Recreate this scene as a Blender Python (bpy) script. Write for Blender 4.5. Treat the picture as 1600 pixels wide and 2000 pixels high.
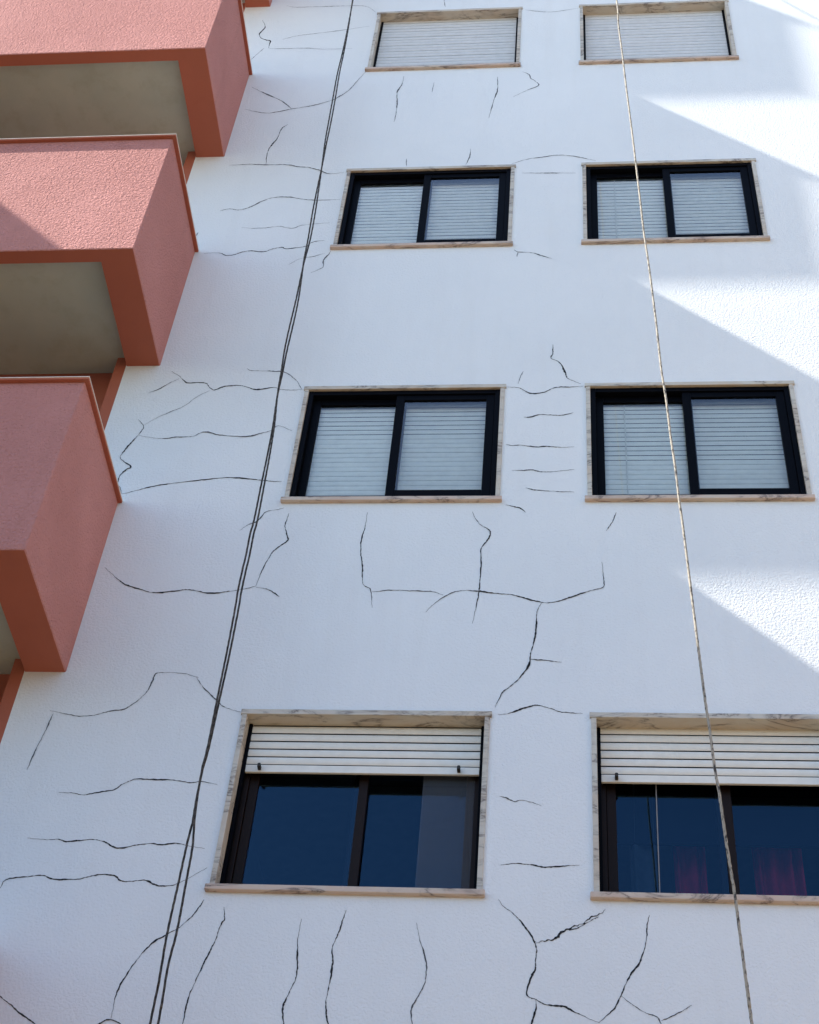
import bpy, bmesh, math, random
from mathutils import Vector, Matrix

for o in list(bpy.data.objects):
    bpy.data.objects.remove(o, do_unlink=True)
SC = bpy.context.scene
COL = SC.collection
R = math.radians
ZG = 5.956                      # height of the lowest visible window sill above the pavement
SUN = Vector((-1.0, -0.199, 1.0145)).normalized()   # direction towards the sun

# ------------------------------------------------------------------ camera
cd = bpy.data.cameras.new('camera')
cam = bpy.data.objects.new('camera', cd)
COL.objects.link(cam)
right = Vector((0.99477774, 0.07209277, 0.07224878))
down = Vector((-0.00349654, 0.73152665, -0.68180388))
fwd = Vector((-0.10200504, 0.6779907, 0.7279585))
M = Matrix((right, -down, -fwd)).transposed().to_4x4()
M.translation = Vector((1.82888169, -6.68997861, -4.35583312 + ZG))
cam.matrix_world = M
cd.sensor_fit = 'HORIZONTAL'
cd.sensor_width = 36.0
cd.lens = 36.0 * 3052.54 / 1600.0
cd.clip_start = 0.05
cd.clip_end = 3000
SC.camera = cam

# ------------------------------------------------------------------ sky, sun, exposure
world = bpy.data.worlds.new('World')
SC.world = world
world.use_nodes = True
wn = world.node_tree
wn.nodes.clear()
wo = wn.nodes.new('ShaderNodeOutputWorld')
bg = wn.nodes.new('ShaderNodeBackground')
sky = wn.nodes.new('ShaderNodeTexSky')
sky.sky_type = 'NISHITA'
sky.sun_disc = False
sky.sun_elevation = math.asin(SUN.z)
sky.sun_rotation = math.atan2(SUN.x, SUN.y)
sky.altitude = 50
sky.air_density = 1.0
sky.dust_density = 0.6
sky.ozone_density = 1.8
bg.inputs['Strength'].default_value = SKY_STRENGTH = 0.12
wn.links.new(sky.outputs[0], bg.inputs[0])
wn.links.new(bg.outputs[0], wo.inputs[0])

sd = bpy.data.lights.new('sun', 'SUN')
sd.energy = 4.4
sd.angle = R(0.53)
sd.color = (1.0, 0.95, 0.87)
so = bpy.data.objects.new('sun', sd)
COL.objects.link(so)
so.rotation_euler = SUN.to_track_quat('Z', 'Y').to_euler()
so.location = SUN * 40

SC.view_settings.view_transform = 'Standard'
SC.view_settings.look = 'None'
SC.view_settings.gamma = 1.0
SC.view_settings.exposure = 1.46

# ------------------------------------------------------------------ materials
def new_mat(name):
    m = bpy.data.materials.new(name)
    m.use_nodes = True
    nt = m.node_tree
    return m, nt, nt.nodes['Principled BSDF']

def node(nt, kind, **kw):
    n = nt.nodes.new(kind)
    for k, v in kw.items():
        if k in n.inputs:
            n.inputs[k].default_value = v
        else:
            setattr(n, k, v)
    return n

def ramp(nt, stops):
    r = nt.nodes.new('ShaderNodeValToRGB')
    el = r.color_ramp.elements
    el[0].position, el[0].color = stops[0][0], (*stops[0][1], 1)
    el[1].position, el[1].color = stops[-1][0], (*stops[-1][1], 1)
    for p, c in stops[1:-1]:
        e = el.new(p)
        e.color = (*c, 1)
    return r

def stucco(name, ca, cb, grain, depth, strength, stain=0.0, stain_col=(0.5, 0.45, 0.38)):
    """rendered plaster: a fine pebbled relief and a faint patchiness of the paint"""
    m, nt, p = new_mat(name)
    L = nt.links.new
    tc = node(nt, 'ShaderNodeTexCoord')
    n1 = node(nt, 'ShaderNodeTexNoise', Scale=0.9, Detail=5.0, Roughness=0.6)
    L(tc.outputs['Object'], n1.inputs['Vector'])
    r = ramp(nt, [(0.3, ca), (0.7, cb)])
    L(n1.outputs[0], r.inputs[0])
    col = r.outputs[0]
    if stain:
        mp = node(nt, 'ShaderNodeMapping')
        mp.inputs['Scale'].default_value = (5.0, 5.0, 0.35)
        L(tc.outputs['Object'], mp.inputs[0])
        n2 = node(nt, 'ShaderNodeTexNoise', Scale=1.0, Detail=6.0, Roughness=0.65)
        L(mp.outputs[0], n2.inputs['Vector'])
        r2 = ramp(nt, [(0.52, (0, 0, 0)), (0.75, (stain,) * 3)])
        L(n2.outputs[0], r2.inputs[0])
        mx = node(nt, 'ShaderNodeMix', data_type='RGBA')
        L(r2.outputs[0], mx.inputs['Factor'])
        L(col, mx.inputs[6])
        mx.inputs[7].default_value = (*stain_col, 1)
        col = mx.outputs[2]
    L(col, p.inputs['Base Color'])
    p.inputs['Roughness'].default_value = 0.92
    p.inputs['Specular IOR Level'].default_value = 0.2
    n3 = node(nt, 'ShaderNodeTexNoise', Scale=grain, Detail=2.5, Roughness=0.55, Distortion=0.6)
    L(tc.outputs['Object'], n3.inputs['Vector'])
    n4 = node(nt, 'ShaderNodeTexNoise', Scale=2.2, Detail=2.0)
    L(tc.outputs['Object'], n4.inputs['Vector'])
    mm = node(nt, 'ShaderNodeMath', operation='MULTIPLY_ADD')
    L(n4.outputs[0], mm.inputs[0])
    mm.inputs[1].default_value = 0.35
    L(n3.outputs[0], mm.inputs[2])
    b = node(nt, 'ShaderNodeBump', Strength=strength, Distance=depth)
    L(mm.outputs[0], b.inputs['Height'])
    L(b.outputs[0], p.inputs['Normal'])
    return m

def plain(name, col, rough=0.5, spec=0.5, metal=0.0, vary=0.12, scale=14.0):
    m, nt, p = new_mat(name)
    L = nt.links.new
    tc = node(nt, 'ShaderNodeTexCoord')
    n = node(nt, 'ShaderNodeTexNoise', Scale=scale, Detail=5.0, Roughness=0.65)
    L(tc.outputs['Object'], n.inputs['Vector'])
    r = ramp(nt, [(0.3, tuple(c * (1 - vary) for c in col)), (0.7, tuple(min(1, c * (1 + vary)) for c in col))])
    L(n.outputs[0], r.inputs[0])
    L(r.outputs[0], p.inputs['Base Color'])
    p.inputs['Roughness'].default_value = rough
    p.inputs['Specular IOR Level'].default_value = spec
    p.inputs['Metallic'].default_value = metal
    return m

def marble(name, base, blush, vein):
    m, nt, p = new_mat(name)
    L = nt.links.new
    tc = node(nt, 'ShaderNodeTexCoord')
    mp = node(nt, 'ShaderNodeMapping')
    mp.inputs['Rotation'].default_value = (0.3, 0.5, 0.4)
    mp.inputs['Scale'].default_value = (1.0, 1.6, 1.3)
    L(tc.outputs['Object'], mp.inputs[0])
    n = node(nt, 'ShaderNodeTexNoise', Scale=3.0, Detail=6.0, Roughness=0.6, Distortion=0.8)
    L(mp.outputs[0], n.inputs['Vector'])
    r = ramp(nt, [(0.35, base), (0.62, blush)])
    L(n.outputs[0], r.inputs[0])
    mp2 = node(nt, 'ShaderNodeMapping')
    mp2.inputs['Rotation'].default_value = (0.2, 0.62, 0.1)
    mp2.inputs['Scale'].default_value = (2.2, 7.0, 9.0)
    L(tc.outputs['Object'], mp2.inputs[0])
    w = node(nt, 'ShaderNodeTexNoise', Scale=1.0, Detail=7.0, Roughness=0.62, Distortion=1.1)
    L(mp2.outputs[0], w.inputs['Vector'])
    va = node(nt, 'ShaderNodeMath', operation='SUBTRACT')
    L(w.outputs[0], va.inputs[0])
    va.inputs[1].default_value = 0.5
    vb = node(nt, 'ShaderNodeMath', operation='ABSOLUTE')
    L(va.outputs[0], vb.inputs[0])
    r1 = ramp(nt, [(0.0, (0.95,) * 3), (0.012, (0.5,) * 3), (0.045, (0.10,) * 3), (0.09, (0, 0, 0))])
    L(vb.outputs[0], r1.inputs[0])
    k = node(nt, 'ShaderNodeTexNoise', Scale=4.5, Detail=3.0)
    L(tc.outputs['Object'], k.inputs['Vector'])
    kr = ramp(nt, [(0.38, (0.08,) * 3), (0.56, (1.0,) * 3)])
    L(k.outputs[0], kr.inputs[0])
    r2 = node(nt, 'ShaderNodeMix', data_type='RGBA', blend_type='MULTIPLY')
    r2.inputs['Factor'].default_value = 1.0
    L(r1.outputs[0], r2.inputs[6])
    L(kr.outputs[0], r2.inputs[7])
    mx = node(nt, 'ShaderNodeMix', data_type='RGBA')
    L(r2.outputs[2], mx.inputs['Factor'])
    L(r.outputs[0], mx.inputs[6])
    mx.inputs[7].default_value = (*vein, 1)
    L(mx.outputs[2], p.inputs['Base Color'])
    p.inputs['Roughness'].default_value = 0.45
    return m

def glass(name, tint, refl=(1, 1, 1), faces=1.5):
    m = bpy.data.materials.new(name)
    m.use_nodes = True
    nt = m.node_tree
    nt.nodes.clear()
    L = nt.links.new
    out = node(nt, 'ShaderNodeOutputMaterial')
    t = node(nt, 'ShaderNodeBsdfTransparent', Color=(*tint, 1))
    g = node(nt, 'ShaderNodeBsdfGlossy', Roughness=0.01, Color=(*refl, 1))
    f = node(nt, 'ShaderNodeFresnel', IOR=1.52)
    mm = node(nt, 'ShaderNodeMath', operation='MULTIPLY')
    L(f.outputs[0], mm.inputs[0])
    mm.inputs[1].default_value = faces                       # both faces of the pane reflect
    mix = node(nt, 'ShaderNodeMixShader')
    L(mm.outputs[0], mix.inputs[0])
    L(t.outputs[0], mix.inputs[1])
    L(g.outputs[0], mix.inputs[2])
    # old float glass is never perfectly flat
    tc = node(nt, 'ShaderNodeTexCoord')
    n = node(nt, 'ShaderNodeTexNoise', Scale=1.6, Detail=1.0)
    L(tc.outputs['Object'], n.inputs['Vector'])
    b = node(nt, 'ShaderNodeBump', Strength=0.15, Distance=0.004)
    L(n.outputs[0], b.inputs['Height'])
    L(b.outputs[0], g.inputs['Normal'])
    L(mix.outputs[0], out.inputs[0])
    return m

def veil(name, col, cover):
    m, nt, p = new_mat(name)
    p.inputs['Base Color'].default_value = (*col, 1)
    p.inputs['Roughness'].default_value = 0.8
    p.inputs['Alpha'].default_value = cover
    return m

def rope_mat(name, ca, cb, turns, lo, hi):
    m, nt, p = new_mat(name)
    L = nt.links.new
    tc = node(nt, 'ShaderNodeTexCoord')
    mp = node(nt, 'ShaderNodeMapping')
    mp.inputs['Scale'].default_value = (90.0, 90.0, turns)
    L(tc.outputs['Object'], mp.inputs[0])
    n = node(nt, 'ShaderNodeTexNoise', Scale=1.0, Detail=2.0)
    L(mp.outputs[0], n.inputs['Vector'])
    r = ramp(nt, [(lo, ca), (hi, cb)])
    L(n.outputs[0], r.inputs[0])
    L(r.outputs[0], p.inputs['Base Color'])
    p.inputs['Roughness'].default_value = 0.85
    return m

MAT = dict(
    white=stucco('white_stucco', (0.76, 0.785, 0.795), (0.805, 0.825, 0.83), 66.0, 0.0085, 0.60, 0.07),
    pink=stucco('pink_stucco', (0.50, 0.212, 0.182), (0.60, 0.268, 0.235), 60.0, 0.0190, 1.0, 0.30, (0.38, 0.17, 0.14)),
    pink_shaded=stucco('pink_smooth_plaster_shaded', (0.38, 0.118, 0.074), (0.44, 0.138, 0.086), 90.0, 0.002, 0.4, 0.25, (0.30, 0.10, 0.07)),  # same paint as the pink stucco, darkened to carry the shade of the undersides
    soffit=stucco('grey_soffit_plaster', (0.37, 0.42, 0.37), (0.50, 0.53, 0.46), 70.0, 0.003, 0.5, 0.5, (0.34, 0.34, 0.25)),
    coping=plain('coping_paint', (0.82, 0.76, 0.70), 0.6, 0.3),
    stone=marble('veined_stone', (0.60, 0.57, 0.49), (0.55, 0.47, 0.37), (0.10, 0.075, 0.06)),
    sill=marble('rosy_sill_stone', (0.60, 0.50, 0.40), (0.60, 0.44, 0.34), (0.09, 0.06, 0.045)),
    black=plain('black_anodised_aluminium', (0.0025, 0.003, 0.005), 0.45, 0.035),
    brown=plain('dark_brown_aluminium', (0.013, 0.007, 0.005), 0.45, 0.12),
    slat=plain('white_shutter_slat', (0.88, 0.885, 0.865), 0.5, 0.4, vary=0.05),
    dull=plain('grey_white_shutter_slat', (0.62, 0.63, 0.64), 0.55, 0.3, vary=0.06),
    dull_joint=plain('dark_slat_joint', (0.30, 0.31, 0.32), 0.8, 0.2),  # joints darker than the slats
    cream=plain('cream_shutter_slat', (0.78, 0.765, 0.70), 0.5, 0.4, vary=0.05),
    slot=plain('shutter_slot', (0.05, 0.055, 0.06), 0.9, 0.1),
    joint=plain('closed_slat_joint', (0.60, 0.62, 0.63), 0.8, 0.2),
    rubber=plain('dark_rubber', (0.03, 0.03, 0.028), 0.7, 0.3),
    glass=glass('blue_coated_glass', (0.60, 0.75, 0.86), (0.22, 0.50, 0.80), 1.5),
    blue=glass('street_glass', (0.3, 0.35, 0.4), (0.8, 0.9, 1.0), 1.6),
    beige=stucco('beige_render', (0.36, 0.33, 0.27), (0.40, 0.36, 0.30), 60.0, 0.004, 0.5),
    ochre=stucco('ochre_bounce_render', (0.58, 0.38, 0.22), (0.64, 0.43, 0.26), 60.0, 0.004, 0.5),
    dim=glass('clear_double_glass', (0.98, 0.99, 0.97), (1, 1, 1), 2.0),
    crack_dark=plain('crack_dark', (0.030, 0.032, 0.036), 0.95, 0.05, vary=0.6, scale=60),
    crack_mid=plain('crack_grey', (0.10, 0.105, 0.115), 0.95, 0.05, vary=0.5, scale=60),
    crack_pale=plain('crack_faint', (0.28, 0.29, 0.305), 0.95, 0.05, vary=0.3, scale=60),
    rope_dark=rope_mat('dark_rope', (0.016, 0.015, 0.014), (0.11, 0.095, 0.08), 40.0, 0.42, 0.70),
    rope_pale=rope_mat('pale_flecked_rope', (0.05, 0.045, 0.042), (0.36, 0.32, 0.255), 46.0, 0.34, 0.50),
    room=plain('room_wall', (0.05, 0.05, 0.05), 0.9, 0.1),
    red=plain('red_curtain_cloth', (0.55, 0.02, 0.05), 0.9, 0.1),
    cord=plain('pale_cord', (0.75, 0.75, 0.73), 0.7, 0.2),
    grey_cord=plain('grey_cord', (0.25, 0.25, 0.26), 0.7, 0.2),
    sheer=plain('sheer_grey_cloth', (0.07, 0.075, 0.085), 0.9, 0.1),
    shade_sheet=plain('dark_blue_shade_sheet', (0.010, 0.012, 0.020), 0.9, 0.1),
    net=veil('insect_mesh', (0.20, 0.22, 0.26), 0.22),
    paving=plain('pavement_slabs', (0.24, 0.18, 0.11), 0.9, 0.2, vary=0.2, scale=3.0),
    asphalt=plain('asphalt', (0.10, 0.080, 0.052), 0.9, 0.3, vary=0.25, scale=6.0),
    wing=stucco('pale_neighbour_render', (0.66, 0.64, 0.60), (0.72, 0.70, 0.66), 60.0, 0.004, 0.5),
)

# ------------------------------------------------------------------ mesh helpers
class MB:
    """collects shapes and links them as one mesh object"""
    def __init__(self):
        self.v, self.f, self.mi = [], [], []
    def add(self, vs, fs, mi=0):
        k = len(self.v)
        self.v += [tuple(x) for x in vs]
        self.f += [tuple(i + k for i in q) for q in fs]
        self.mi += [mi] * len(fs)
    def box(self, x0, x1, y0, y1, z0, z1, mi=0, c=0.0):
        """axis box, its edges chamfered by c"""
        if c <= 0:
            vs = [(x, y, z) for x in (x0, x1) for y in (y0, y1) for z in (z0, z1)]
            fs = [(0, 1, 3, 2), (4, 6, 7, 5), (0, 4, 5, 1), (2, 3, 7, 6), (0, 2, 6, 4), (1, 5, 7, 3)]
            self.add(vs, fs, mi)
            return
        bm = bmesh.new()
        bmesh.ops.create_cube(bm, size=1.0)
        for v in bm.verts:
            v.co = ((x0 + x1) / 2 + v.co.x * (x1 - x0), (y0 + y1) / 2 + v.co.y * (y1 - y0), (z0 + z1) / 2 + v.co.z * (z1 - z0))
        bmesh.ops.bevel(bm, geom=bm.edges[:], offset=c, segments=2, affect='EDGES', profile=0.6)
        bm.verts.index_update()
        self.add([v.co[:] for v in bm.verts], [[v.index for v in f.verts] for f in bm.faces], mi)
        bm.free()
    def sweep_x(self, prof, x0, x1, mis):
        """an open (y, z) profile drawn along x"""
        n = len(prof)
        vs = [(x0, y, z) for y, z in prof] + [(x1, y, z) for y, z in prof]
        for i in range(n - 1):
            self.add([vs[i], vs[i + 1], vs[n + i + 1], vs[n + i]], [(0, 3, 2, 1)], mis[i])
    def build(self, name, mats, parent=None, smooth=False):
        me = bpy.data.meshes.new(name)
        me.from_pydata(self.v, [], self.f)
        for m in (mats if isinstance(mats, (list, tuple)) else [mats]):
            me.materials.append(m)
        me.polygons.foreach_set('material_index', self.mi)
        if smooth:
            me.polygons.foreach_set('use_smooth', [True] * len(me.polygons))
        me.update()
        o = bpy.data.objects.new(name, me)
        COL.objects.link(o)
        if parent:
            o.parent = parent
        return o

def tag(o, label=None, cat=None, group=None, kind=None):
    for k, v in (('label', label), ('category', cat), ('group', group), ('kind', kind)):
        if v:
            o[k] = v
    return o

def empty(name, loc=(0, 0, 0)):
    o = bpy.data.objects.new(name, None)
    o.empty_display_size = 0.3
    COL.objects.link(o)
    o.location = loc
    return o

def smooth_path(pts, n):
    """Catmull-Rom through the points"""
    P = [Vector(p) for p in pts]
    if len(P) == 2:
        P = [P[0], (P[0] + P[1]) / 2, P[1]]
    P = [P[0] * 2 - P[1]] + P + [P[-1] * 2 - P[-2]]
    out = []
    for i in range(1, len(P) - 2):
        a, b, c, d = P[i - 1:i + 3]
        for k in range(n):
            t = k / n
            out.append(0.5 * ((2 * b) + (c - a) * t + (2 * a - 5 * b + 4 * c - d) * t * t + (3 * b - a - 3 * c + d) * t ** 3))
    out.append(P[-2])
    return out

# ------------------------------------------------------------------ measured outlines on the wall (x, height above the lowest sill)
CRACKS = [
 [(0.4, [(-0.923,10.139),(-0.831,10.098),(-0.612,10.091),(-0.435,10.088),(-0.207,10.08),(-0.102,10.038),(-0.021,9.921)])],
 [(0.3, [(-0.868,9.415),(-0.738,9.479),(-0.545,9.518),(-0.314,9.564),(-0.055,9.63)])],
 [(0.7, [(-1.12,9.832),(-1.079,9.72),(-1.079,9.655),(-1.109,9.55),(-1.082,9.463),(-1.026,9.416),(-0.983,9.392),(-0.981,9.308),(-0.977,9.246)]), (0.3, [(-0.976,9.235),(-0.803,9.223),(-0.608,9.219),(-0.459,9.188),(-0.177,9.178)]), (0.4, [(-1.115,9.02),(-1.08,9.109),(-1.022,9.249)])],
 [(0.6, [(-1.027,8.491),(-0.94,8.409),(-0.833,8.317),(-0.728,8.226),(-0.65,8.129),(-0.605,8.062)]), (0.5, [(-1.032,8.087),(-0.932,8.036),(-0.826,8.002),(-0.736,8.015),(-0.605,8.062),(-0.419,8.115),(-0.263,8.198),(-0.213,8.25),(-0.156,8.322),(-0.11,8.413),(-0.06,8.563),(-0.004,8.715)])],
 [(0.7, [(-0.606,7.791),(-0.65,7.713),(-0.665,7.557),(-0.696,7.455),(-0.715,7.37),(-0.717,7.26),(-0.703,7.126)]), (0.6, [(-1.018,7.125),(-0.922,7.129),(-0.835,7.133),(-0.71,7.118),(-0.526,7.109),(-0.416,7.07),(-0.337,7.058),(-0.231,7.004),(-0.161,6.951),(-0.096,6.948),(-0.024,6.961)])],
 [(0.65, [(-0.981,6.414),(-0.914,6.442),(-0.822,6.422),(-0.736,6.465),(-0.662,6.539),(-0.569,6.597),(-0.438,6.599),(-0.327,6.563),(-0.207,6.542),(-0.052,6.543),(-0.011,6.549)])],
 [(0.35, [(-0.766,6.163),(-0.688,6.146),(-0.565,6.148),(-0.464,6.166),(-0.356,6.132),(-0.279,6.174),(-0.158,6.191),(-0.06,6.202)])],
 [(0.75, [(-1.011,5.802),(-0.89,5.804),(-0.827,5.767),(-0.771,5.772),(-0.7,5.812),(-0.641,5.824),(-0.537,5.806),(-0.481,5.839),(-0.403,5.865),(-0.359,5.842),(-0.21,5.872),(-0.182,5.914),(-0.129,5.941),(-0.073,5.946)])],
 [(0.4, [(-0.315,5.622),(-0.24,5.696),(-0.136,5.728),(-0.052,5.767)])],
 [(0.6, [(-0.129,5.505),(-0.053,5.565),(-0.042,5.606),(-0.05,5.675),(-0.019,5.752),(-0.008,5.801)])],
 [(0.4, [(-1.115,6.044),(-1.109,6.103)])],
 [(0.9, [(-0.989,4.307),(-0.949,4.271),(-0.914,4.241),(-0.866,4.181),(-0.835,4.169),(-0.724,4.167),(-0.678,4.114),(-0.644,4.085),(-0.598,4.113),(-0.553,4.129),(-0.462,4.133),(-0.404,4.109),(-0.335,4.085),(-0.222,4.106),(-0.165,4.082),(-0.073,4.074),(-0.027,4.079)]), (0.5, [(-1.108,4.059),(-1.033,4.109),(-0.981,4.166),(-0.917,4.217)])],
 [(0.35, [(-0.673,4.08),(-0.752,4.013),(-0.825,3.912),(-0.914,3.847),(-0.999,3.782),(-1.068,3.711)]), (0.85, [(-1.122,3.767),(-1.074,3.706),(-1.071,3.657),(-1.1,3.571),(-1.136,3.486),(-1.165,3.376),(-1.127,3.328),(-1.071,3.276),(-1.1,3.246),(-1.128,3.185),(-1.127,3.114),(-1.105,3.073),(-1.078,3.013)]), (0.6, [(-1.081,3.597),(-0.994,3.575),(-0.896,3.563),(-0.818,3.578),(-0.712,3.582),(-0.659,3.619),(-0.614,3.629),(-0.521,3.595),(-0.342,3.577),(-0.258,3.603),(-0.176,3.639),(-0.133,3.687),(-0.031,3.632)]), (0.9, [(-1.077,3.008),(-1.007,3.033),(-0.88,3.082),(-0.749,3.111),(-0.549,3.144),(-0.382,3.163),(-0.208,3.141),(-0.104,3.125),(-0.036,3.12)])],
 [(0.65, [(-0.444,4.325),(-0.407,4.301),(-0.266,4.292),(-0.169,4.278),(-0.103,4.219),(-0.059,4.16),(-0.019,4.073)])],
 [(0.6, [(-0.243,2.662),(-0.189,2.718),(-0.141,2.746),(-0.097,2.832),(-0.017,2.855),(0.014,2.87)])],
 [(0.85, [(0.051,2.817),(0.048,2.765),(0.041,2.713),(0.062,2.629),(0.078,2.582),(0.063,2.55),(0.007,2.486),(-0.017,2.428),(-0.046,2.316),(-0.067,2.171)]), (0.9, [(-1.041,2.329),(-0.959,2.249),(-0.88,2.183),(-0.793,2.148),(-0.69,2.114),(-0.566,2.127),(-0.473,2.14),(-0.341,2.11),(-0.218,2.128),(-0.126,2.149),(-0.067,2.171)]), (0.8, [(-0.065,2.163),(0.016,2.141),(0.051,2.115),(0.09,2.081)])],
 [(0.6, [(-1.108,1.184),(-1.038,1.166),(-0.929,1.145),(-0.842,1.154),(-0.76,1.184),(-0.688,1.196),(-0.633,1.242),(-0.58,1.319),(-0.561,1.392),(-0.548,1.465),(-0.475,1.474),(-0.383,1.467),(-0.294,1.437)]), (0.6, [(-0.307,1.444),(-0.262,1.375),(-0.172,1.281),(-0.103,1.218),(-0.01,1.186)]), (0.65, [(-1.085,1.162),(-1.1,1.028),(-1.121,0.901),(-1.135,0.763)])],
 [(0.85, [(-0.92,0.615),(-0.848,0.613),(-0.775,0.601),(-0.708,0.619),(-0.621,0.638),(-0.579,0.676),(-0.515,0.711),(-0.416,0.71),(-0.302,0.708),(-0.215,0.693),(-0.146,0.701),(-0.059,0.682)])],
 [(0.85, [(-1.017,0.318),(-0.929,0.31),(-0.846,0.312),(-0.802,0.3),(-0.735,0.308),(-0.654,0.316),(-0.596,0.301),(-0.519,0.265),(-0.441,0.282),(-0.362,0.297),(-0.285,0.292),(-0.213,0.303),(-0.156,0.289),(-0.059,0.272)])],
 [(0.85, [(-1.123,-0.093),(-1.083,0.008),(-1.072,0.049),(-1.045,0.068),(-0.966,0.079),(-0.874,0.09),(-0.828,0.07),(-0.76,0.068),(-0.68,0.073),(-0.592,0.1),(-0.505,0.099),(-0.464,0.069),(-0.402,0.065),(-0.34,0.075),(-0.287,0.052),(-0.237,0.041),(-0.168,0.055),(-0.096,0.103),(-0.026,0.157)])],
 [(0.75, [(-0.012,-0.032),(-0.022,-0.065),(-0.055,-0.13),(-0.108,-0.196),(-0.165,-0.238),(-0.228,-0.289),(-0.281,-0.373),(-0.315,-0.452),(-0.343,-0.535),(-0.349,-0.603),(-0.346,-0.697)]), (0.8, [(-0.454,-0.792),(-0.395,-0.725),(-0.35,-0.702),(-0.299,-0.722),(-0.219,-0.772)])],
 [(0.75, [(0.097,-0.073),(0.113,-0.141),(0.1,-0.17),(0.085,-0.266),(0.061,-0.352),(0.03,-0.469),(0.007,-0.579),(0.004,-0.672),(0.001,-0.764)])],
 [(0.75, [(-0.985,-0.541),(-0.919,-0.597),(-0.857,-0.638),(-0.794,-0.685),(-0.71,-0.735),(-0.624,-0.811)])],
 [(0.75, [(0.499,-0.13),(0.495,-0.246),(0.505,-0.344),(0.514,-0.433),(0.502,-0.496),(0.476,-0.578),(0.47,-0.631),(0.486,-0.696),(0.513,-0.773)])],
 [(0.85, [(0.716,-0.075),(0.703,-0.148),(0.688,-0.223),(0.67,-0.286),(0.681,-0.367),(0.679,-0.463),(0.672,-0.558),(0.677,-0.624),(0.694,-0.689),(0.72,-0.766)])],
 [(0.6, [(1.073,-0.138),(1.094,-0.229),(1.126,-0.321),(1.138,-0.395),(1.131,-0.477),(1.097,-0.558),(1.079,-0.612),(1.091,-0.677),(1.111,-0.753)])],
 [(1.0, [(1.471,0.006),(1.5,-0.037),(1.547,-0.074),(1.603,-0.144),(1.646,-0.214),(1.662,-0.269),(1.658,-0.339),(1.656,-0.38),(1.63,-0.443),(1.622,-0.515),(1.666,-0.535),(1.709,-0.56),(1.79,-0.566),(1.849,-0.595),(1.908,-0.624),(1.955,-0.643)]), (0.9, [(1.663,-0.535),(1.662,-0.593),(1.643,-0.659),(1.626,-0.736)]), (1.2, [(1.654,-0.225),(1.686,-0.227),(1.753,-0.203),(1.809,-0.153),(1.864,-0.132),(1.914,-0.096),(1.951,-0.072),(1.999,-0.042)]), (0.8, [(1.819,-0.161),(1.876,-0.137),(1.934,-0.095),(1.964,-0.083)]), (0.95, [(2.207,-0.065),(2.194,-0.134),(2.187,-0.213),(2.153,-0.324),(2.103,-0.399),(2.065,-0.488),(2.027,-0.568),(1.955,-0.643)]), (0.5, [(2.062,-0.504),(2.122,-0.555),(2.179,-0.59),(2.226,-0.609),(2.246,-0.665)]), (0.75, [(2.241,-0.624),(2.308,-0.591),(2.384,-0.542)])],
 [(0.75, [(0.555,2.824),(0.552,2.687),(0.54,2.572),(0.549,2.45),(0.568,2.347),(0.581,2.216),(0.6,2.173),(0.638,2.138),(0.66,1.994)]), (0.5, [(0.642,2.121),(0.749,2.138),(0.873,2.134),(1.012,2.126),(1.078,2.097)]), (0.75, [(1.22,2.825),(1.246,2.755),(1.28,2.703),(1.329,2.662),(1.34,2.629),(1.323,2.566),(1.288,2.493),(1.293,2.369),(1.292,2.238),(1.288,2.11),(1.277,2.005),(1.262,1.869)]), (0.8, [(0.98,1.958),(1.033,2.033),(1.105,2.101),(1.18,2.135),(1.287,2.131),(1.379,2.114),(1.486,2.102),(1.577,2.069),(1.668,2.04),(1.743,2.044),(1.848,2.09),(1.939,2.133),(2.024,2.167),(2.028,2.239),(2.021,2.378)]), (0.95, [(1.662,2.036),(1.636,1.965),(1.634,1.883),(1.627,1.762),(1.602,1.624),(1.595,1.547),(1.531,1.432),(1.461,1.356),(1.445,1.329),(1.414,1.237)]), (0.7, [(1.597,1.593),(1.687,1.586),(1.78,1.571)])],
 [(0.85, [(1.428,2.89),(1.483,2.871),(1.515,2.861),(1.555,2.819)])],
 [(0.7, [(2.117,2.816),(2.09,2.728),(2.051,2.65)])],
 [(0.8, [(1.714,4.556),(1.715,4.455),(1.704,4.397),(1.762,4.349),(1.797,4.25),(1.815,4.175),(1.856,4.14),(1.909,4.105)])],
 [(0.4, [(1.511,4.256),(1.491,4.181),(1.479,4.114)])],
 [(0.9, [(1.409,4.081),(1.49,4.068),(1.561,4.011),(1.648,4.015),(1.734,4.069),(1.821,4.073),(1.919,4.077)])],
 [(0.75, [(1.524,3.754),(1.565,3.754),(1.633,3.78),(1.719,3.773),(1.787,3.772),(1.855,3.798)])],
 [(0.8, [(1.412,3.476),(1.452,3.465),(1.519,3.465),(1.603,3.448),(1.687,3.452),(1.77,3.441),(1.86,3.445)])],
 [(0.65, [(1.458,3.216),(1.524,3.216),(1.59,3.22),(1.656,3.2),(1.738,3.204),(1.859,3.223)])],
 [(0.6, [(1.55,3.048),(1.609,3.028),(1.739,3.013),(1.858,3.007)])],
 [(0.55, [(1.365,7.03),(1.49,7.097),(1.616,7.123),(1.734,7.15),(1.869,7.126),(1.994,7.071),(2.052,7.044)])],
 [(0.55, [(1.452,6.881),(1.535,6.877),(1.639,6.872),(1.743,6.867),(1.888,6.859)])],
 [(0.6, [(1.412,5.762),(1.447,5.733),(1.553,5.716),(1.631,5.671),(1.701,5.634)]), (0.4, [(1.443,5.733),(1.437,5.664)])],
 [(0.85, [(1.432,1.189),(1.48,1.19),(1.527,1.212),(1.606,1.246),(1.653,1.254),(1.718,1.233),(1.783,1.208),(1.895,1.199)])],
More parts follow.
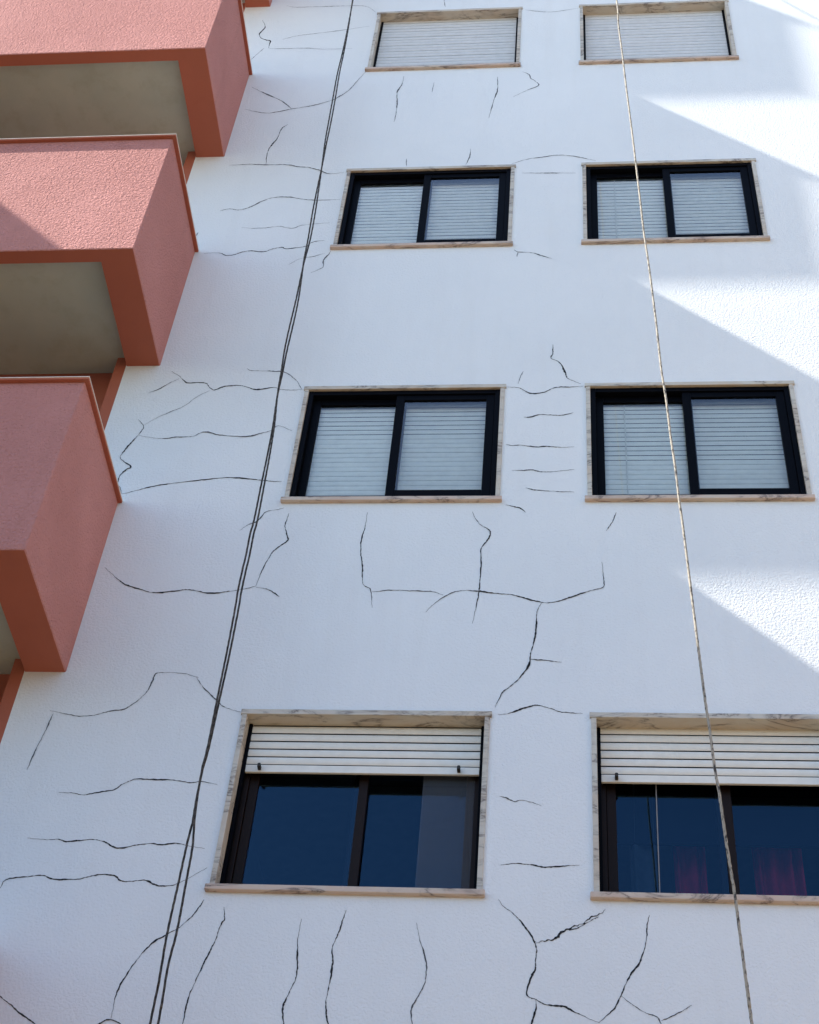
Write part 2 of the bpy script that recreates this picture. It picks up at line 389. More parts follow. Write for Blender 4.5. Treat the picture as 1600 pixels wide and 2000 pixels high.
 [(0.6, [(1.457,0.632),(1.495,0.623),(1.536,0.601),(1.576,0.611),(1.629,0.596),(1.678,0.577)])],
 [(0.75, [(1.475,0.207),(1.545,0.218),(1.622,0.213),(1.7,0.2),(1.789,0.208),(1.871,0.216)])],
 [(0.6, [(0.352,8.603),(0.345,8.45),(0.314,8.311),(0.329,8.124),(0.334,7.942),(0.329,7.781)])],
 [(0.35, [(0.634,8.469),(0.626,8.291)])],
 [(0.6, [(1.2,8.537),(1.207,8.3),(1.182,8.117),(1.148,7.804)])],
 [(0.5, [(1.418,8.618),(1.478,8.566),(1.498,8.489),(1.535,8.439),(1.567,8.352),(1.469,8.274),(1.351,8.162)])],
 [(0.45, [(1.012,7.287),(1.012,7.171),(0.985,7.033)])],
 [(0.35, [(0.482,7.157),(0.491,7.033)])],
 [(0.35, [(0.627,10.225),(0.634,10.101),(0.65,9.988)])],
 [(0.35, [(1.422,9.859),(1.54,9.817),(1.686,9.794),(1.928,9.851)])],
]
ROPE_PAIR = [(-0.196,9.666),(-0.182,9.091),(-0.177,8.628),(-0.178,8.205),(-0.168,7.781),(-0.16,7.342),(-0.156,7.006),(-0.145,6.642),(-0.134,6.127),(-0.124,5.734),(-0.122,5.524),(-0.125,5.292),(-0.118,4.989),(-0.114,4.722),(-0.119,4.226),(-0.113,3.967),(-0.11,3.707),(-0.092,3.397),(-0.085,3.106),(-0.082,2.808),(-0.079,2.495),(-0.085,2.364),(-0.083,2.205),(-0.086,2.024),(-0.086,1.865),(-0.081,1.734),(-0.077,1.388),(-0.078,1.107),(-0.078,0.74),(-0.085,0.601),(-0.082,0.414),(-0.074,0.261)]
ROPE_PAIR_A = [(-0.083,0.137),(-0.085,-0.115),(-0.088,-0.395),(-0.079,-0.641),(-0.079,-0.85)]
ROPE_PAIR_B = [(-0.052,0.107),(-0.048,-0.085),(-0.043,-0.366),(-0.051,-0.552),(-0.043,-0.78),(-0.042,-0.849)]
ROPE_PALE = [(2.188,6.778),(2.191,6.386),(2.207,5.941),(2.22,5.45),(2.238,4.929),(2.249,4.563),(2.264,4.038),(2.274,3.645),(2.287,3.364),(2.297,3.09),(2.309,2.699),(2.317,2.332),(2.331,2.071),(2.34,1.762),(2.351,1.526),(2.357,1.29),(2.364,1.138),(2.375,0.794),(2.388,0.38),(2.4,0.027),(2.409,-0.137),(2.415,-0.323),(2.424,-0.445),(2.432,-0.629),(2.439,-0.767),(2.449,-0.924),(2.455,-1.104),(2.46,-1.263),(2.465,-1.402),(2.467,-1.462)]

# ------------------------------------------------------------------ ground
g = MB()
g.add([(-400, -400, 0), (400, -400, 0), (400, 400, 0), (-400, 400, 0)], [(0, 1, 2, 3)])
tag(g.build('ground', MAT['asphalt']), kind='structure')
g = MB()
g.box(-40, 40, -6.2, -0.0, -0.3, 0.13, 0, 0.02)
tag(g.build('pavement', MAT['paving']), kind='structure')

# ------------------------------------------------------------------ the apartment building
FLOOR = 2.9
WIN_W, WIN_H = 1.393, 1.197
COLX = (0.0, 1.937)
WALL_L, WALL_R, ROOF = -1.335, 6.6, 16.0
BX, BD = -1.085, 0.996                     # right side and depth of the balconies
house = empty('apartment_building', (0, 0, 0))
tag(house, 'white rendered apartment building with cracked wall, dark windows and pink balconies', 'building')

def zz(h):
    return h + ZG

# white wall: one sheet with openings, 30 cm reveals, top and right return
def wall_mesh():
    m = MB()
    xs = [WALL_L]
    for x in COLX:
        xs += [x + 0.006, x + WIN_W - 0.006]
    xs.append(WALL_R)
    zs = [0.131]
    for k in range(4):
        zs += [zz(k * FLOOR + 0.012), zz(k * FLOOR + WIN_H - 0.006)]
    zs.append(zz(ROOF - ZG + 2.0))
    for i in range(len(xs) - 1):
        for j in range(len(zs) - 1):
            a, b, c, d = xs[i], xs[i + 1], zs[j], zs[j + 1]
            if i % 2 == 1 and j % 2 == 1:          # an opening: its four reveals
                t = 0.30
                m.add([(a, 0, c), (a, t, c), (a, t, d), (a, 0, d)], [(0, 1, 2, 3)])
                m.add([(b, 0, c), (b, 0, d), (b, t, d), (b, t, c)], [(0, 1, 2, 3)])
                m.add([(a, 0, c), (b, 0, c), (b, t, c), (a, t, c)], [(0, 1, 2, 3)])
                m.add([(a, 0, d), (a, t, d), (b, t, d), (b, 0, d)], [(0, 1, 2, 3)])
            else:
                m.add([(a, 0, c), (b, 0, c), (b, 0, d), (a, 0, d)], [(0, 1, 2, 3)])
    z0, z1 = zs[0], zs[-1]
    m.add([(WALL_R, 0, z0), (WALL_R, 9, z0), (WALL_R, 9, z1), (WALL_R, 0, z1)], [(0, 1, 2, 3)])
    m.add([(WALL_L, 0, z1), (WALL_R, 0, z1), (WALL_R, 9, z1), (WALL_L, 9, z1)], [(0, 1, 2, 3)])
    return m
wall = wall_mesh().build('white_wall', MAT['white'], house)

# cracks: irregular dark ribbons, a hair proud of the plaster
rnd = random.Random(11)
def crack_mesh(net):
    m = MB()
    for w, pts in net:
        mi = 0 if w >= 0.7 else (1 if w >= 0.45 else 2)
        path = smooth_path([(x, z) for x, z in pts], 9)
        # small jagged wander
        ph = rnd.random() * 9
        amp = 0.002 if w < 1.1 else 0.007
        n = len(path)
        L, Rr = [], []
        s = 0.0
        for i, p in enumerate(path):
            a = path[max(0, i - 1)]
            b = path[min(n - 1, i + 1)]
            t = (b - a)
            if t.length < 1e-9:
                t = Vector((1, 0))
            t.normalize()
            s += (p - a).length if i else 0
            nv = Vector((-t.y, t.x))
            j = amp * (math.sin(s * 71 + ph) * 0.5 + math.sin(s * 173 + 2 * ph) * 0.35) + rnd.uniform(-1, 1) * amp * 0.35
            e = min(1.0, 4.0 * i / n + 0.15, 4.0 * (n - 1 - i) / n + 0.15)
            half = (0.0014 + 0.0024 * w) * e * (0.75 + 0.35 * math.sin(s * 23 + ph) + rnd.uniform(-.3, .45))
            half *= 1 + 0.4 * max(0.0, math.sin(s * 9.7 + 3 * ph) * math.sin(s * 31 + ph)) ** 2
            half = max(half, 0.0008) * (1 + 0.06 * max(0.0, p.y))
            q = p + nv * j
            L.append(q + nv * half)
            Rr.append(q - nv * half)
        y = -0.0015 - 0.0002 * (len(m.f) % 7)
        k = len(m.v)
        vs = [(p.x, y, zz(p.y)) for p in L] + [(p.x, y, zz(p.y)) for p in Rr]
        m.add(vs, [(i, i + 1, n + i + 1, n + i) for i in range(n - 1)], mi)
    return m
for net in CRACKS:
    crack_mesh(net).build('crack', [MAT['crack_dark'], MAT['crack_mid'], MAT['crack_pale']], wall)

# pink walls behind the balconies: a narrow pier flush with the white wall, then a shallow recess
zt = zz(ROOF - ZG + 2.0)
PIER = -1.415
m = MB()
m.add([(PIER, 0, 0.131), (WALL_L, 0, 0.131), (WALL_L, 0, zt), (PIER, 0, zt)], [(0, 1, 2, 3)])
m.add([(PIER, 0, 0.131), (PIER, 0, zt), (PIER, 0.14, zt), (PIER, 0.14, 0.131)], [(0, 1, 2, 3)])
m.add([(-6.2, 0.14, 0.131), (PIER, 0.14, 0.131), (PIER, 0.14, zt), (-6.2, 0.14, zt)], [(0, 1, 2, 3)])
m.build('pink_wall', MAT['pink_shaded'], house)

# ------------------------------------------------------------------ balconies
BAL_L = -5.3
def balcony(zb, ztop, label, x_left=BAL_L, x_right=BX, depth=BD):
    z0, z1 = zz(zb), zz(ztop)
    y0 = -depth
    fw, sw = 0.105, 0.245
    m = MB()
    # outer shell, rim underside and inside of the parapet as one skin
    xo0, xo1, xi0, xi1 = x_left, x_right, x_left + sw, x_right - sw
    yi = y0 + fw
    zs = z0 + 0.10                       # soffit, set up inside the rim
    zf = z0 + 0.40                       # balcony floor
    c = 0.006
    def q(*p, mi=0):
        m.add(p, [tuple(range(len(p)))], mi)
    # front and sides, with a small worn chamfer at the lower and vertical edges
    q((xo0 + c, y0, z0 + c), (xo1 - c, y0, z0 + c), (xo1 - c, y0, z1), (xo0 + c, y0, z1), mi=0)
    q((xo1, y0 + c, z0 + c), (xo1, 0, z0 + c), (xo1, 0, z1), (xo1, y0 + c, z1), mi=0)
    q((xo0, 0, z0 + c), (xo0, y0 + c, z0 + c), (xo0, y0 + c, z1), (xo0, 0, z1), mi=0)
    q((xo1 - c, y0, z0 + c), (xo1, y0 + c, z0 + c), (xo1, y0 + c, z1), (xo1 - c, y0, z1))
    q((xo0, y0 + c, z0 + c), (xo0 + c, y0, z0 + c), (xo0 + c, y0, z1), (xo0, y0 + c, z1))
    q((xo0 + c, y0 + c, z0), (xo1 - c, y0 + c, z0), (xo1 - c, y0, z0 + c), (xo0 + c, y0, z0 + c))
    q((xo1 - c, y0 + c, z0), (xo1 - c, 0, z0), (xo1, 0, z0 + c), (xo1, y0 + c, z0 + c))
    q((xo0 + c, 0, z0), (xo0 + c, y0 + c, z0), (xo0, y0 + c, z0 + c), (xo0, 0, z0 + c))
    q((xo1 - c, y0 + c, z0), (xo1, y0 + c, z0 + c), (xo1 - c, y0, z0 + c))
    q((xo0 + c, y0 + c, z0), (xo0 + c, y0, z0 + c), (xo0, y0 + c, z0 + c))
    # rim underside
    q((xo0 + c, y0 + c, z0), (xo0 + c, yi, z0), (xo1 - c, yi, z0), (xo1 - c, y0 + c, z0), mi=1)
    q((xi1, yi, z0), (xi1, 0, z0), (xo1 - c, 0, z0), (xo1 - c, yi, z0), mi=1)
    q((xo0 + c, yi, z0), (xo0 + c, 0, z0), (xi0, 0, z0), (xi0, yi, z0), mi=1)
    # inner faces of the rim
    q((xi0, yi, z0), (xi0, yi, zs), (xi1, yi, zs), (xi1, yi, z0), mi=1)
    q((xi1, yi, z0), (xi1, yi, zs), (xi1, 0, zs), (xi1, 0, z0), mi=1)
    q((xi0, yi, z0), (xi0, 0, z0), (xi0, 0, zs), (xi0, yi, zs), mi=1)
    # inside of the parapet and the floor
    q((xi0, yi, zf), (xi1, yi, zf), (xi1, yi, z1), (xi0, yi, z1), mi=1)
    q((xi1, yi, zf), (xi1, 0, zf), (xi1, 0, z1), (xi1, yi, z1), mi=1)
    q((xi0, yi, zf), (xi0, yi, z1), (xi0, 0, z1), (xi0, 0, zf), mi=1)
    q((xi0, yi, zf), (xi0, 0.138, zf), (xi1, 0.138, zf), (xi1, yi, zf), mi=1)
    q((xi0, yi, z1), (xi1, yi, z1), (xo1, y0 + c, z1), (xo1 - c, y0, z1), (xo0 + c, y0, z1), (xo0, y0 + c, z1))
    q((xi1, yi, z1), (xi1, 0, z1), (xo1, 0, z1), (xo1, y0 + c, z1))
    q((xi0, yi, z1), (xo0, y0 + c, z1), (xo0, 0, z1), (xi0, 0, z1))
    b = m.build('balcony', [MAT['pink'], MAT['pink_shaded']], house)
    tag(b, label)
    # soffit
    s = MB()
    s.box(xi0 + 0.001, xi1 - 0.001, yi + 0.001, -0.001, zs, zs + 0.05)
    if x_right == BX:
        s.box(xi0 + 0.001, PIER - 0.003, -0.0009, 0.138, zs, zs + 0.05)
    else:
        s.box(WALL_R + 0.083, xi1 - 0.001, -0.0009, 0.138, zs, zs + 0.05)
    s.build('soffit', MAT['soffit'], b)
    # coping: a thin painted ledge with a pale metal flashing on top, overhanging the parapet
    cp = MB()
    for ov, za, zb_, mi in ((0.027, z1 + 0.001, z1 + 0.016, 0), (0.031, z1 + 0.0162, z1 + 0.022, 1)):
        cp.box(xo0 - ov, xo1 + ov, y0 - ov, yi + 0.015, za, zb_, mi, 0.002)
        cp.box(xi1 - 0.015, xo1 + ov, yi + 0.0151, -0.002, za, zb_, mi, 0.002)
        cp.box(xo0 - ov, xi0 + 0.015, yi + 0.0151, -0.002, za, zb_, mi, 0.002)
    cp.build('coping', [MAT['pink_shaded'], MAT['coping']], b)
ZB, ZT = 1.473, 2.918
LAB = {0: 'pink balcony wholly in shade', 1: 'pink balcony with a sunlit front crossed by a shadow', 2: 'pink balcony with a fully sunlit front'}
for k in range(-1, 5):
    lift = -0.04 if k == 3 else 0.0
    balcony(ZB + k * FLOOR + lift, ZT + k * FLOOR - (0.35 if k < 0 else 0.0), LAB.get(k), depth=0.96 if k == 3 else BD)

# ------------------------------------------------------------------ windows
def shutter_mesh(x0, x1, ztop, zbot, y, pitch, n_open, tabs, bar=True):
    """roller shutter hanging from ztop to zbot; slots between the first n_open slats stand open.
    materials: 0 slat, 1 open slot, 2 closed joint"""
    m = MB()
    z = zbot
    if bar:
        m.box(x0, x1, y - 0.004, y + 0.012, zbot, zbot + 0.048, 0, 0.002)
        z = zbot + 0.048
    n = int(math.ceil((ztop - z) / pitch))
    for i in range(n):
        za = z + i * pitch
        zb = min(za + pitch, ztop + 0.05)
        from_top = n - 1 - i
        is_open = from_top < n_open
        g = (0.008 if y < 0.09 else 0.0062) if is_open else 0.0035
        d = 0.012 if is_open else 0.005
        jm = 1 if is_open else 2
        h = zb - za - g
        jit = rnd.uniform(-0.0008, 0.0008)
        prof = [(y + 0.001, za), (y + d, za), (y + d, za + g), (y + 0.001, za + g)]
        m.sweep_x(prof, x0, x1, [jm, jm, jm])
        pr = []
        for t in range(7):
            u = t / 6
            pr.append((y + jit + 0.001 - 0.006 * math.sin(math.pi * u) ** 0.8, za + g + h * u))
        m.sweep_x(pr, x0, x1, [0] * 6)
        if tabs and is_open:
            k = int((x1 - x0) / 0.075)
            for j in range(k):
                xa = x0 + (j + 0.2 + rnd.uniform(-.1, .1)) * (x1 - x0) / k
                m.box(xa, xa + 0.017, y + 0.003, y + 0.0115, za + 0.0005, za + g - 0.0005, 0)
    return m

def frame_mesh(x0, x1, z0, z1, y0, y1, side, top, bot, c=0.003):
    m = MB()
    m.box(x0, x0 + side, y0, y1, z0, z1, 0, c)
    m.box(x1 - side, x1, y0, y1, z0, z1, 0, c)
    m.box(x0 + side + 0.0005, x1 - side - 0.0005, y0 + 0.001, y1, z1 - top, z1, 0, c)
    m.box(x0 + side + 0.0005, x1 - side - 0.0005, y0 + 0.001, y1, z0, z0 + bot, 0, c)
    return m

def stone_surround(win, x0, z0):
    w, h = WIN_W, WIN_H
    jw = 0.033
    yb = 0.295
    a = MB(); a.box(x0 + 0.004, x0 + jw, -0.012, yb, z0 + 0.047, z0 + h - 0.0335, 0, 0.003); a.build('jamb', MAT['stone'], win)
    a = MB(); a.box(x0 + w - jw, x0 + w - 0.004, -0.012, yb, z0 + 0.047, z0 + h - 0.0335, 0, 0.003); a.build('jamb', MAT['stone'], win)
    a = MB(); a.box(x0 - 0.004, x0 + w + 0.006, -0.015, yb, z0 + h - 0.033, z0 + h + 0.002, 0, 0.003); a.build('lintel', MAT['stone'], win)
    a = MB(); a.box(x0 - 0.014, x0 + w + 0.010, -0.030, yb, z0 + 0.012, z0 + 0.0465, 0, 0.006); a.build('sill', MAT['sill'], win)

def pane(win, x0, x1, z0, z1, y, mat):
    m = MB()
    m.add([(x0, y, z0), (x1, y, z0), (x1, y, z1), (x0, y, z1)], [(0, 1, 2, 3)])
    m.build('pane', mat, win)

def cord(win, x, y, za, zb, r=0.003, lean=0.0, mat='cord'):
    m = MB()
    n = 8
    vs = []
    for z, dx in ((za, 0.0), (zb, lean)):
        vs += [(x + dx + r * math.cos(i * math.tau / n), y + r * math.sin(i * math.tau / n), z) for i in range(n)]
    m.add(vs, [(i, (i + 1) % n, n + (i + 1) % n, n + i) for i in range(n)])
    m.build('cord', MAT[mat], win)

def bumpers(win, x0, z):
    for xx in (x0 + 0.135, x0 + WIN_W - 0.165):
        m = MB()
        m.box(xx - 0.009, xx + 0.009, 0.045, 0.081, z + 0.010, z + 0.032, 0, 0.003)
        m.box(xx - 0.006, xx + 0.006, 0.052, 0.070, z + 0.032, z + 0.040, 0, 0.002)
        m.build('bumper', MAT['rubber'], win)

def room(x0, z0, name='room_lining', depth=2.6):
    """the dim room behind a window: five sides, open to the front"""
    m = MB()
    a, b, c, d, y0, y1 = x0 - 0.9, x0 + WIN_W + 0.5, z0 - 0.95, z0 + 1.6, 0.30, 0.30 + depth
    a, b = x0 - 0.25, x0 + WIN_W + 0.25
    m.add([(a, y1, c), (b, y1, c), (b, y1, d), (a, y1, d)], [(0, 1, 2, 3)])
    m.add([(a, y0, c), (a, y1, c), (a, y1, d), (a, y0, d)], [(0, 1, 2, 3)])
    m.add([(b, y0, c), (b, y0, d), (b, y1, d), (b, y1, c)], [(0, 1, 2, 3)])
    m.add([(a, y0, c), (b, y0, c), (b, y1, c), (a, y1, c)], [(0, 1, 2, 3)])
    m.add([(a, y0, d), (a, y1, d), (b, y1, d), (b, y0, d)], [(0, 1, 2, 3)])
    m.build(name, MAT['room'], house)

def guides(win, x0, z0):
    for xa in (x0 + 0.0335, x0 + WIN_W - 0.0335 - 0.020):
        m = MB()
        m.box(xa, xa + 0.020, 0.072, 0.118, z0 + 0.047, z0 + WIN_H - 0.034, 0, 0.002)
        m.build('guide_rail', MAT['black'], win)

def recessed_window(x0, k, drop, label, mat, closed, with_bumper=True):
    """shutter outside: stone lining, guide rails, shutter, sliding sashes behind it"""
    z0 = zz(k * FLOOR)
    w, h = WIN_W, WIN_H
    win = frame_mesh(x0 + 0.034, x0 + w - 0.034, z0 + 0.047, z0 + h - 0.034, 0.122, 0.205, 0.045, 0.05, 0.03).build('window', mat, house)
    tag(win, label)
    stone_surround(win, x0, z0)
    guides(win, x0, z0)
    zb = z0 + drop
    if closed:
        s = shutter_mesh(x0 + 0.055, x0 + w - 0.055, z0 + h - 0.036, zb, 0.085, 0.0575, 0, False)
        s.build('shutter', [MAT['dull'], MAT['slot'], MAT['dull_joint']], win)
    else:
        s = shutter_mesh(x0 + 0.055, x0 + w - 0.055, z0 + h - 0.036, zb, 0.085, 0.0545, 99, False)
        s.build('shutter', [MAT['cream'], MAT['slot'], MAT['joint']], win)
    bumpers(win, x0, zb)
    # sashes: the left one on the outer track, the right one behind
    ya, yb = 0.135, 0.165
    for (a, b, y) in ((x0 + 0.081, x0 + 0.735, ya), (x0 + 0.655, x0 + w - 0.081, yb)):
        f = frame_mesh(a, b, z0 + 0.079, z0 + h - 0.086, y, y + 0.028, 0.045 if y == yb else 0.05, 0.06, 0.045)
        f.build('sash', mat, win)
        pane(win, a + 0.043, b - 0.043, z0 + 0.12, z0 + h - 0.14, y + 0.014, MAT['glass'])
    return win

def flush_window(x0, k, n_open, label, with_cord):
    """dark sliding window flush with the wall, white shutter down behind its glass"""
    z0 = zz(k * FLOOR)
    w, h = WIN_W, WIN_H
    win = frame_mesh(x0 + 0.034, x0 + w - 0.034, z0 + 0.047, z0 + h - 0.034, 0.004, 0.090, 0.034, 0.04, 0.022).build('window', MAT['black'], house)
    tag(win, label)
    stone_surround(win, x0, z0)
    ya, yb = 0.052, 0.016
    zb, zt_ = z0 + 0.070, z0 + h - 0.075
    for (a, b, y) in ((x0 + 0.069, x0 + 0.715, ya), (x0 + 0.648, x0 + w - 0.069, yb)):
        f = frame_mesh(a, b, zb, zt_, y, y + 0.026, 0.058 if y == yb else 0.052, 0.05, 0.085 if y == yb else 0.07)
        f.build('sash', MAT['black'], win)
        pane(win, a + 0.05, b - 0.05, zb + 0.06, zt_ - 0.045, y + 0.013, MAT['dim'])
    s = shutter_mesh(x0 + 0.036, x0 + w - 0.036, z0 + h - 0.036, z0 + 0.05, 0.100, 0.047, n_open, False)
    s.build('shutter', [MAT['slat'], MAT['slot'], MAT['joint']], win)
    if with_cord:
        cord(win, x0 + 0.262, 0.084, z0 + 0.06, z0 + h - 0.04, 0.004)
    m = MB()
    m.add([(x0, 0.292, z0), (x0 + w, 0.292, z0), (x0 + w, 0.292, z0 + h), (x0, 0.292, z0 + h)], [(0, 1, 2, 3)])
    m.build('shutter_backing', MAT['room'], win)

wA = recessed_window(COLX[0], 0, 0.835, 'window with raised cream shutter and blue glass, nearer the balconies', MAT['brown'], False)
wB = recessed_window(COLX[1], 0, 0.800, 'window with raised cream shutter and red curtains inside', MAT['brown'], False)
flush_window(COLX[0], 1, 8, 'dark framed window with the white shutter behind it mostly closed', False)
flush_window(COLX[1], 1, 14, 'lower of the two dark framed windows crossed by the pale rope', True)
flush_window(COLX[0], 2, 99, 'dark framed window with every shutter slot open', False)
flush_window(COLX[1], 2, 99, 'upper of the two dark framed windows crossed by the pale rope', True)
recessed_window(COLX[0], 3, 0.052, 'fully shuttered window with a heavily veined lintel', MAT['brown'], True)
recessed_window(COLX[1], 3, 0.052, 'fully shuttered window crossed by the pale rope', MAT['brown'], True)
room(COLX[0], zz(0)); room(COLX[1], zz(0)); room(COLX[0], zz(3 * FLOOR)); room(COLX[1], zz(3 * FLOOR))

# insect screen slid part way over the right sash of the first window, shutter cord in the second
z0 = zz(0)
m = MB()
m.add([(1.035, 0.128, z0 + 0.078), (1.315, 0.128, z0 + 0.078), (1.315, 0.128, z0 + 1.11), (1.035, 0.128, z0 + 1.11)], [(0, 1, 2, 3)])
m.build('insect_screen', MAT['net'], wA)
cord(wB, COLX[1] + 0.335, 0.131, z0 + 0.08, z0 + 1.0, 0.003, 0.012, 'grey_cord')

# ------------------------------------------------------------------ curtain inside the second lowest window
def curtain(x0, x1, za, zb, y, folds, depth, seed):
    r = random.Random(seed)
    m = MB()
    nx, nz = folds * 8, 10
    vs = []
    for j in range(nz + 1):
        v = j / nz
        for i in range(nx + 1):
            u = i / nx
            a = depth * math.sin(u * folds * math.tau + 0.8 * math.sin(u * 5)) * (0.6 + 0.4 * v)
            vs.append((x0 + (x1 - x0) * u + 0.012 * math.sin(v * 3 + u * 9), y + a, za + (zb - za) * v))
    fs = [(j * (nx + 1) + i, j * (nx + 1) + i + 1, (j + 1) * (nx + 1) + i + 1, (j + 1) * (nx + 1) + i) for j in range(nz) for i in range(nx)]
    m.add(vs, fs)
    return m
for xa, xb, n, sd_, lab in ((2.37, 2.56, 3, 3, 'dark red curtain behind the left pane of the lowest window crossed by the pale rope'),
                            (2.79, 3.07, 4, 8, 'dark red curtain behind the right pane of the lowest window crossed by the pale rope')):
    c = curtain(xa, xb, zz(-0.9), zz(1.15), 0.50, n, 0.04, sd_).build('curtain', MAT['red'], None, True)
    tag(c, lab, 'curtain')
m = MB()
m.box(2.05, 3.27, 0.335, 0.345, zz(0.60), zz(1.18), 0, 0.002)
m.box(2.05, 3.27, 0.330, 0.350, zz(0.585), zz(0.60) - 0.001, 0, 0.004)
m.build('curtain_shade_sheet', MAT['shade_sheet'], wB)  # added dark sheet, standing in for the shade over the curtain tops
c = curtain(2.13, 2.29, zz(-0.5), zz(1.15), 0.36, 2, 0.03, 5).build('sheer_curtain', MAT['sheer'], None, True)
tag(c, 'narrow grey sheer drawn aside behind the left pane of the red curtain window', 'curtain')

# ------------------------------------------------------------------ ropes
def rope_mesh(path, rad, lay, lobes=3, res=9, groove=0.22):
    """laid rope: a lobed section that turns along the path; path is a list of points"""
    m = MB()
    vs, ang = [], 0.0
    n = len(path)
    prev = None
    for i, p in enumerate(path):
        a, b = path[max(0, i - 1)], path[min(n - 1, i + 1)]
        t = (b - a).normalized()
        u = Vector((1, 0, 0)) - t * t.x
        u.normalize()
        v = t.cross(u)
        if prev is not None:
            ang += (p - prev).length * math.tau / lay
        prev = p
        for k in range(res):
            th = k * math.tau / res
            rr = rad * (1 - groove * 0.5 + groove * 0.5 * math.cos(lobes * (th - ang)))
            q = p + u * (rr * math.cos(th)) + v * (rr * math.sin(th))
            vs.append(tuple(q))
    fs = [(i * res + k, i * res + (k + 1) % res, (i + 1) * res + (k + 1) % res, (i + 1) * res + k) for i in range(n - 1) for k in range(res)]
    m.add(vs, fs)
    return m

def resample(pts, step):
    out = [pts[0]]
    for a, b in zip(pts, pts[1:]):
        k = max(1, int((b - a).length / step))
        out += [a.lerp(b, (i + 1) / k) for i in range(k)]
    return out

# dark pair close to the wall
y = -0.25
top = [Vector((-0.27, 0.15, zz(ROOF - ZG + 2.0) + 0.03)), Vector((-0.26, -0.20, zz(ROOF - ZG + 2.0) - 0.05)), Vector((-0.235, y, zz(11.2)))]
pair = top + [Vector((x, y, zz(h))) for x, h in ROPE_PAIR]
def foot(pts, x):
    return pts + [Vector((x, y - 0.02, zz(-2.5))), Vector((x + 0.02, y - 0.04, 0.14))]
def strand(sign, tail, xfoot):
    pts = resample([Vector(p) for p in smooth_path(pair, 3)], 0.02)
    out, s = [], 0.0
    for i, p in enumerate(pts):
        if i:
            s += (p - pts[i - 1]).length
        ph = s * 1.55 + 0.9 * math.sin(s * 0.9)
        off = 0.0105
        out.append(p + Vector((sign * off * math.cos(ph), sign * off * math.sin(ph), 0)))
    rest = smooth_path([out[-1]] + foot([Vector((x, y, zz(h))) for x, h in tail], xfoot), 4)
    return out + resample([Vector(p) for p in rest], 0.02)[1:]
for sign, tail, xf, lab in ((-1, ROPE_PAIR_A, -0.07, 'dark rope of the twisted pair, the one that parts towards the balconies below'),
                            (1, ROPE_PAIR_B, 0.0, 'dark rope of the twisted pair, the one that parts towards the windows below')):
    o = rope_mesh(strand(sign, tail, xf), 0.0066, 0.05).build('rope', MAT['rope_dark'], None, True)
    tag(o, lab, 'rope', 'pair of dark ropes hanging down the wall')

yp = -1.5
pts = [Vector((2.02, 0.15, zz(ROOF - ZG + 2.0) + 0.03)), Vector((2.03, -0.3, zz(ROOF - ZG + 2.0) - 0.2)), Vector((2.13, -1.2, zz(9.0)))]
pts += [Vector((x, yp, zz(h))) for x, h in ROPE_PALE]
pts += [Vector((2.52, yp - 0.02, zz(-3.5))), Vector((2.55, yp - 0.05, 0.14))]
path = resample([Vector(p) for p in smooth_path(pts, 3)], 0.012)
o = rope_mesh(path, 0.0066, 0.055).build('rope', MAT['rope_pale'], None, True)
tag(o, 'single pale flecked rope hanging in front of the windows, sunlit higher up', 'rope')

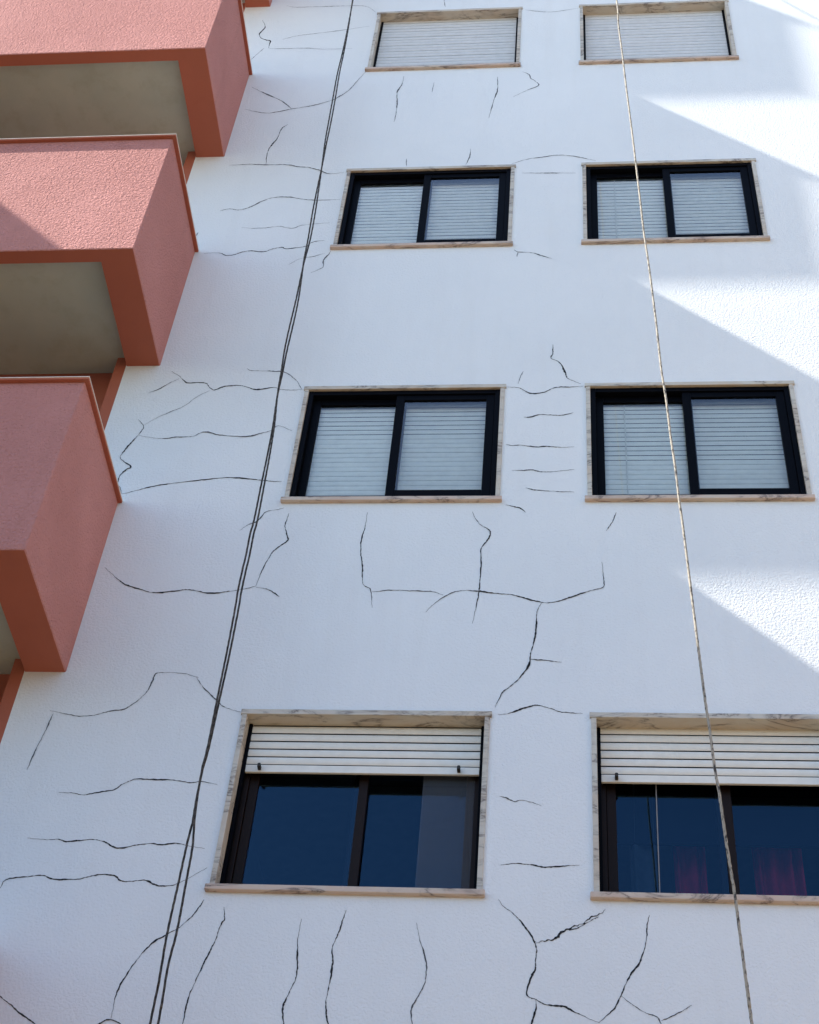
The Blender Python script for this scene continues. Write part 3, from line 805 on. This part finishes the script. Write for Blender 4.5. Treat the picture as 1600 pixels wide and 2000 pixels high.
# ------------------------------------------------------------------ the neighbouring wing beside the balconies, which shades their lower floors
wing = empty('neighbouring_building', (-6.2, 0, 0))
tag(wing, 'pale building standing forward beside the pink balconies, outside the picture', 'building')
WX, WT = -6.2, zz(2.72 + 1.0145 * 6.2)
m = MB()
m.box(-9.8, 0, -3.6, 0.0, 0.14, WT - 0.12)
wl = m.build('wall', MAT['wing'], wing)
m = MB()
m.box(-9.9, 0.06, -3.66, 0.0, WT - 0.12 + 0.001, WT, 0, 0.01)
m.build('coping', MAT['coping'], wing)
for k in range(5):
    for yy in (-2.6,):
        z = 1.0 + k * 2.9
        if z + 1.3 < WT - 0.3:
            m = MB()
            m.box(0.001, 0.02, yy, yy + 1.2, z, z + 1.2, 0, 0.004)
            f = m.build('window', MAT['black'], wing)
            m = MB()
            m.add([(0.024, yy + 0.06, z + 0.06), (0.024, yy + 1.14, z + 0.06), (0.024, yy + 1.14, z + 1.14), (0.024, yy + 0.06, z + 1.14)], [(0, 1, 2, 3)])
            m.build('pane', MAT['glass'], f)

# ------------------------------------------------------------------ the street behind the camera closes the low sky; an added ochre block bounces warm light
def street_building(name, label, x0, x1, y0, y1, h, mat, faces):
    root = empty(name, (x0, y1, 0))
    tag(root, label, 'building')
    m = MB()
    m.box(0, x1 - x0, y0 - y1, 0, 0.0, h - 0.3)
    m.build('wall', mat, root)
    m = MB()
    m.box(-0.12, x1 - x0 + 0.12, y0 - y1 - 0.12, 0.12, h - 0.299, h, 0, 0.02)
    m.build('coping', MAT['coping'], root)
    for face in faces:
        ln = (x1 - x0) if face == 'north' else (y1 - y0)
        n = int(ln // 3.4)
        for f in range(int((h - 1.2) // 2.9)):
            for i in range(n):
                t = (i + 0.5) * ln / n
                z = 1.2 + f * 2.9
                w, g = MB(), MB()
                if face == 'north':
                    w.box(t - 0.6, t + 0.6, 0.002, 0.05, z, z + 1.2, 0, 0.01)
                    g.add([(t - 0.52, 0.053, z + 0.08), (t + 0.52, 0.053, z + 0.08), (t + 0.52, 0.053, z + 1.12), (t - 0.52, 0.053, z + 1.12)], [(0, 1, 2, 3)])
                else:
                    w.box(-0.05, -0.002, -t - 0.6, -t + 0.6, z, z + 1.2, 0, 0.01)
                    g.add([(-0.053, -t - 0.52, z + 0.08), (-0.053, -t + 0.52, z + 0.08), (-0.053, -t + 0.52, z + 1.12), (-0.053, -t - 0.52, z + 1.12)], [(0, 1, 2, 3)])
                q = w.build('window', MAT['brown'], root)
                g.build('pane', MAT['blue'], q)
street_building('apartment_house', 'beige house across the street, behind the viewer and outside the picture', -22, 26, -34, -20, 9.0, MAT['beige'], ['north'])
street_building('ochre_bounce_block', 'unseen ochre block added beyond the cracked facade to bounce warm light, outside the picture', 10.5, 22, -4.6, -1.6, 15.0, MAT['ochre'], ['west'])  # added out of view to throw warm sunlight onto the balcony sides
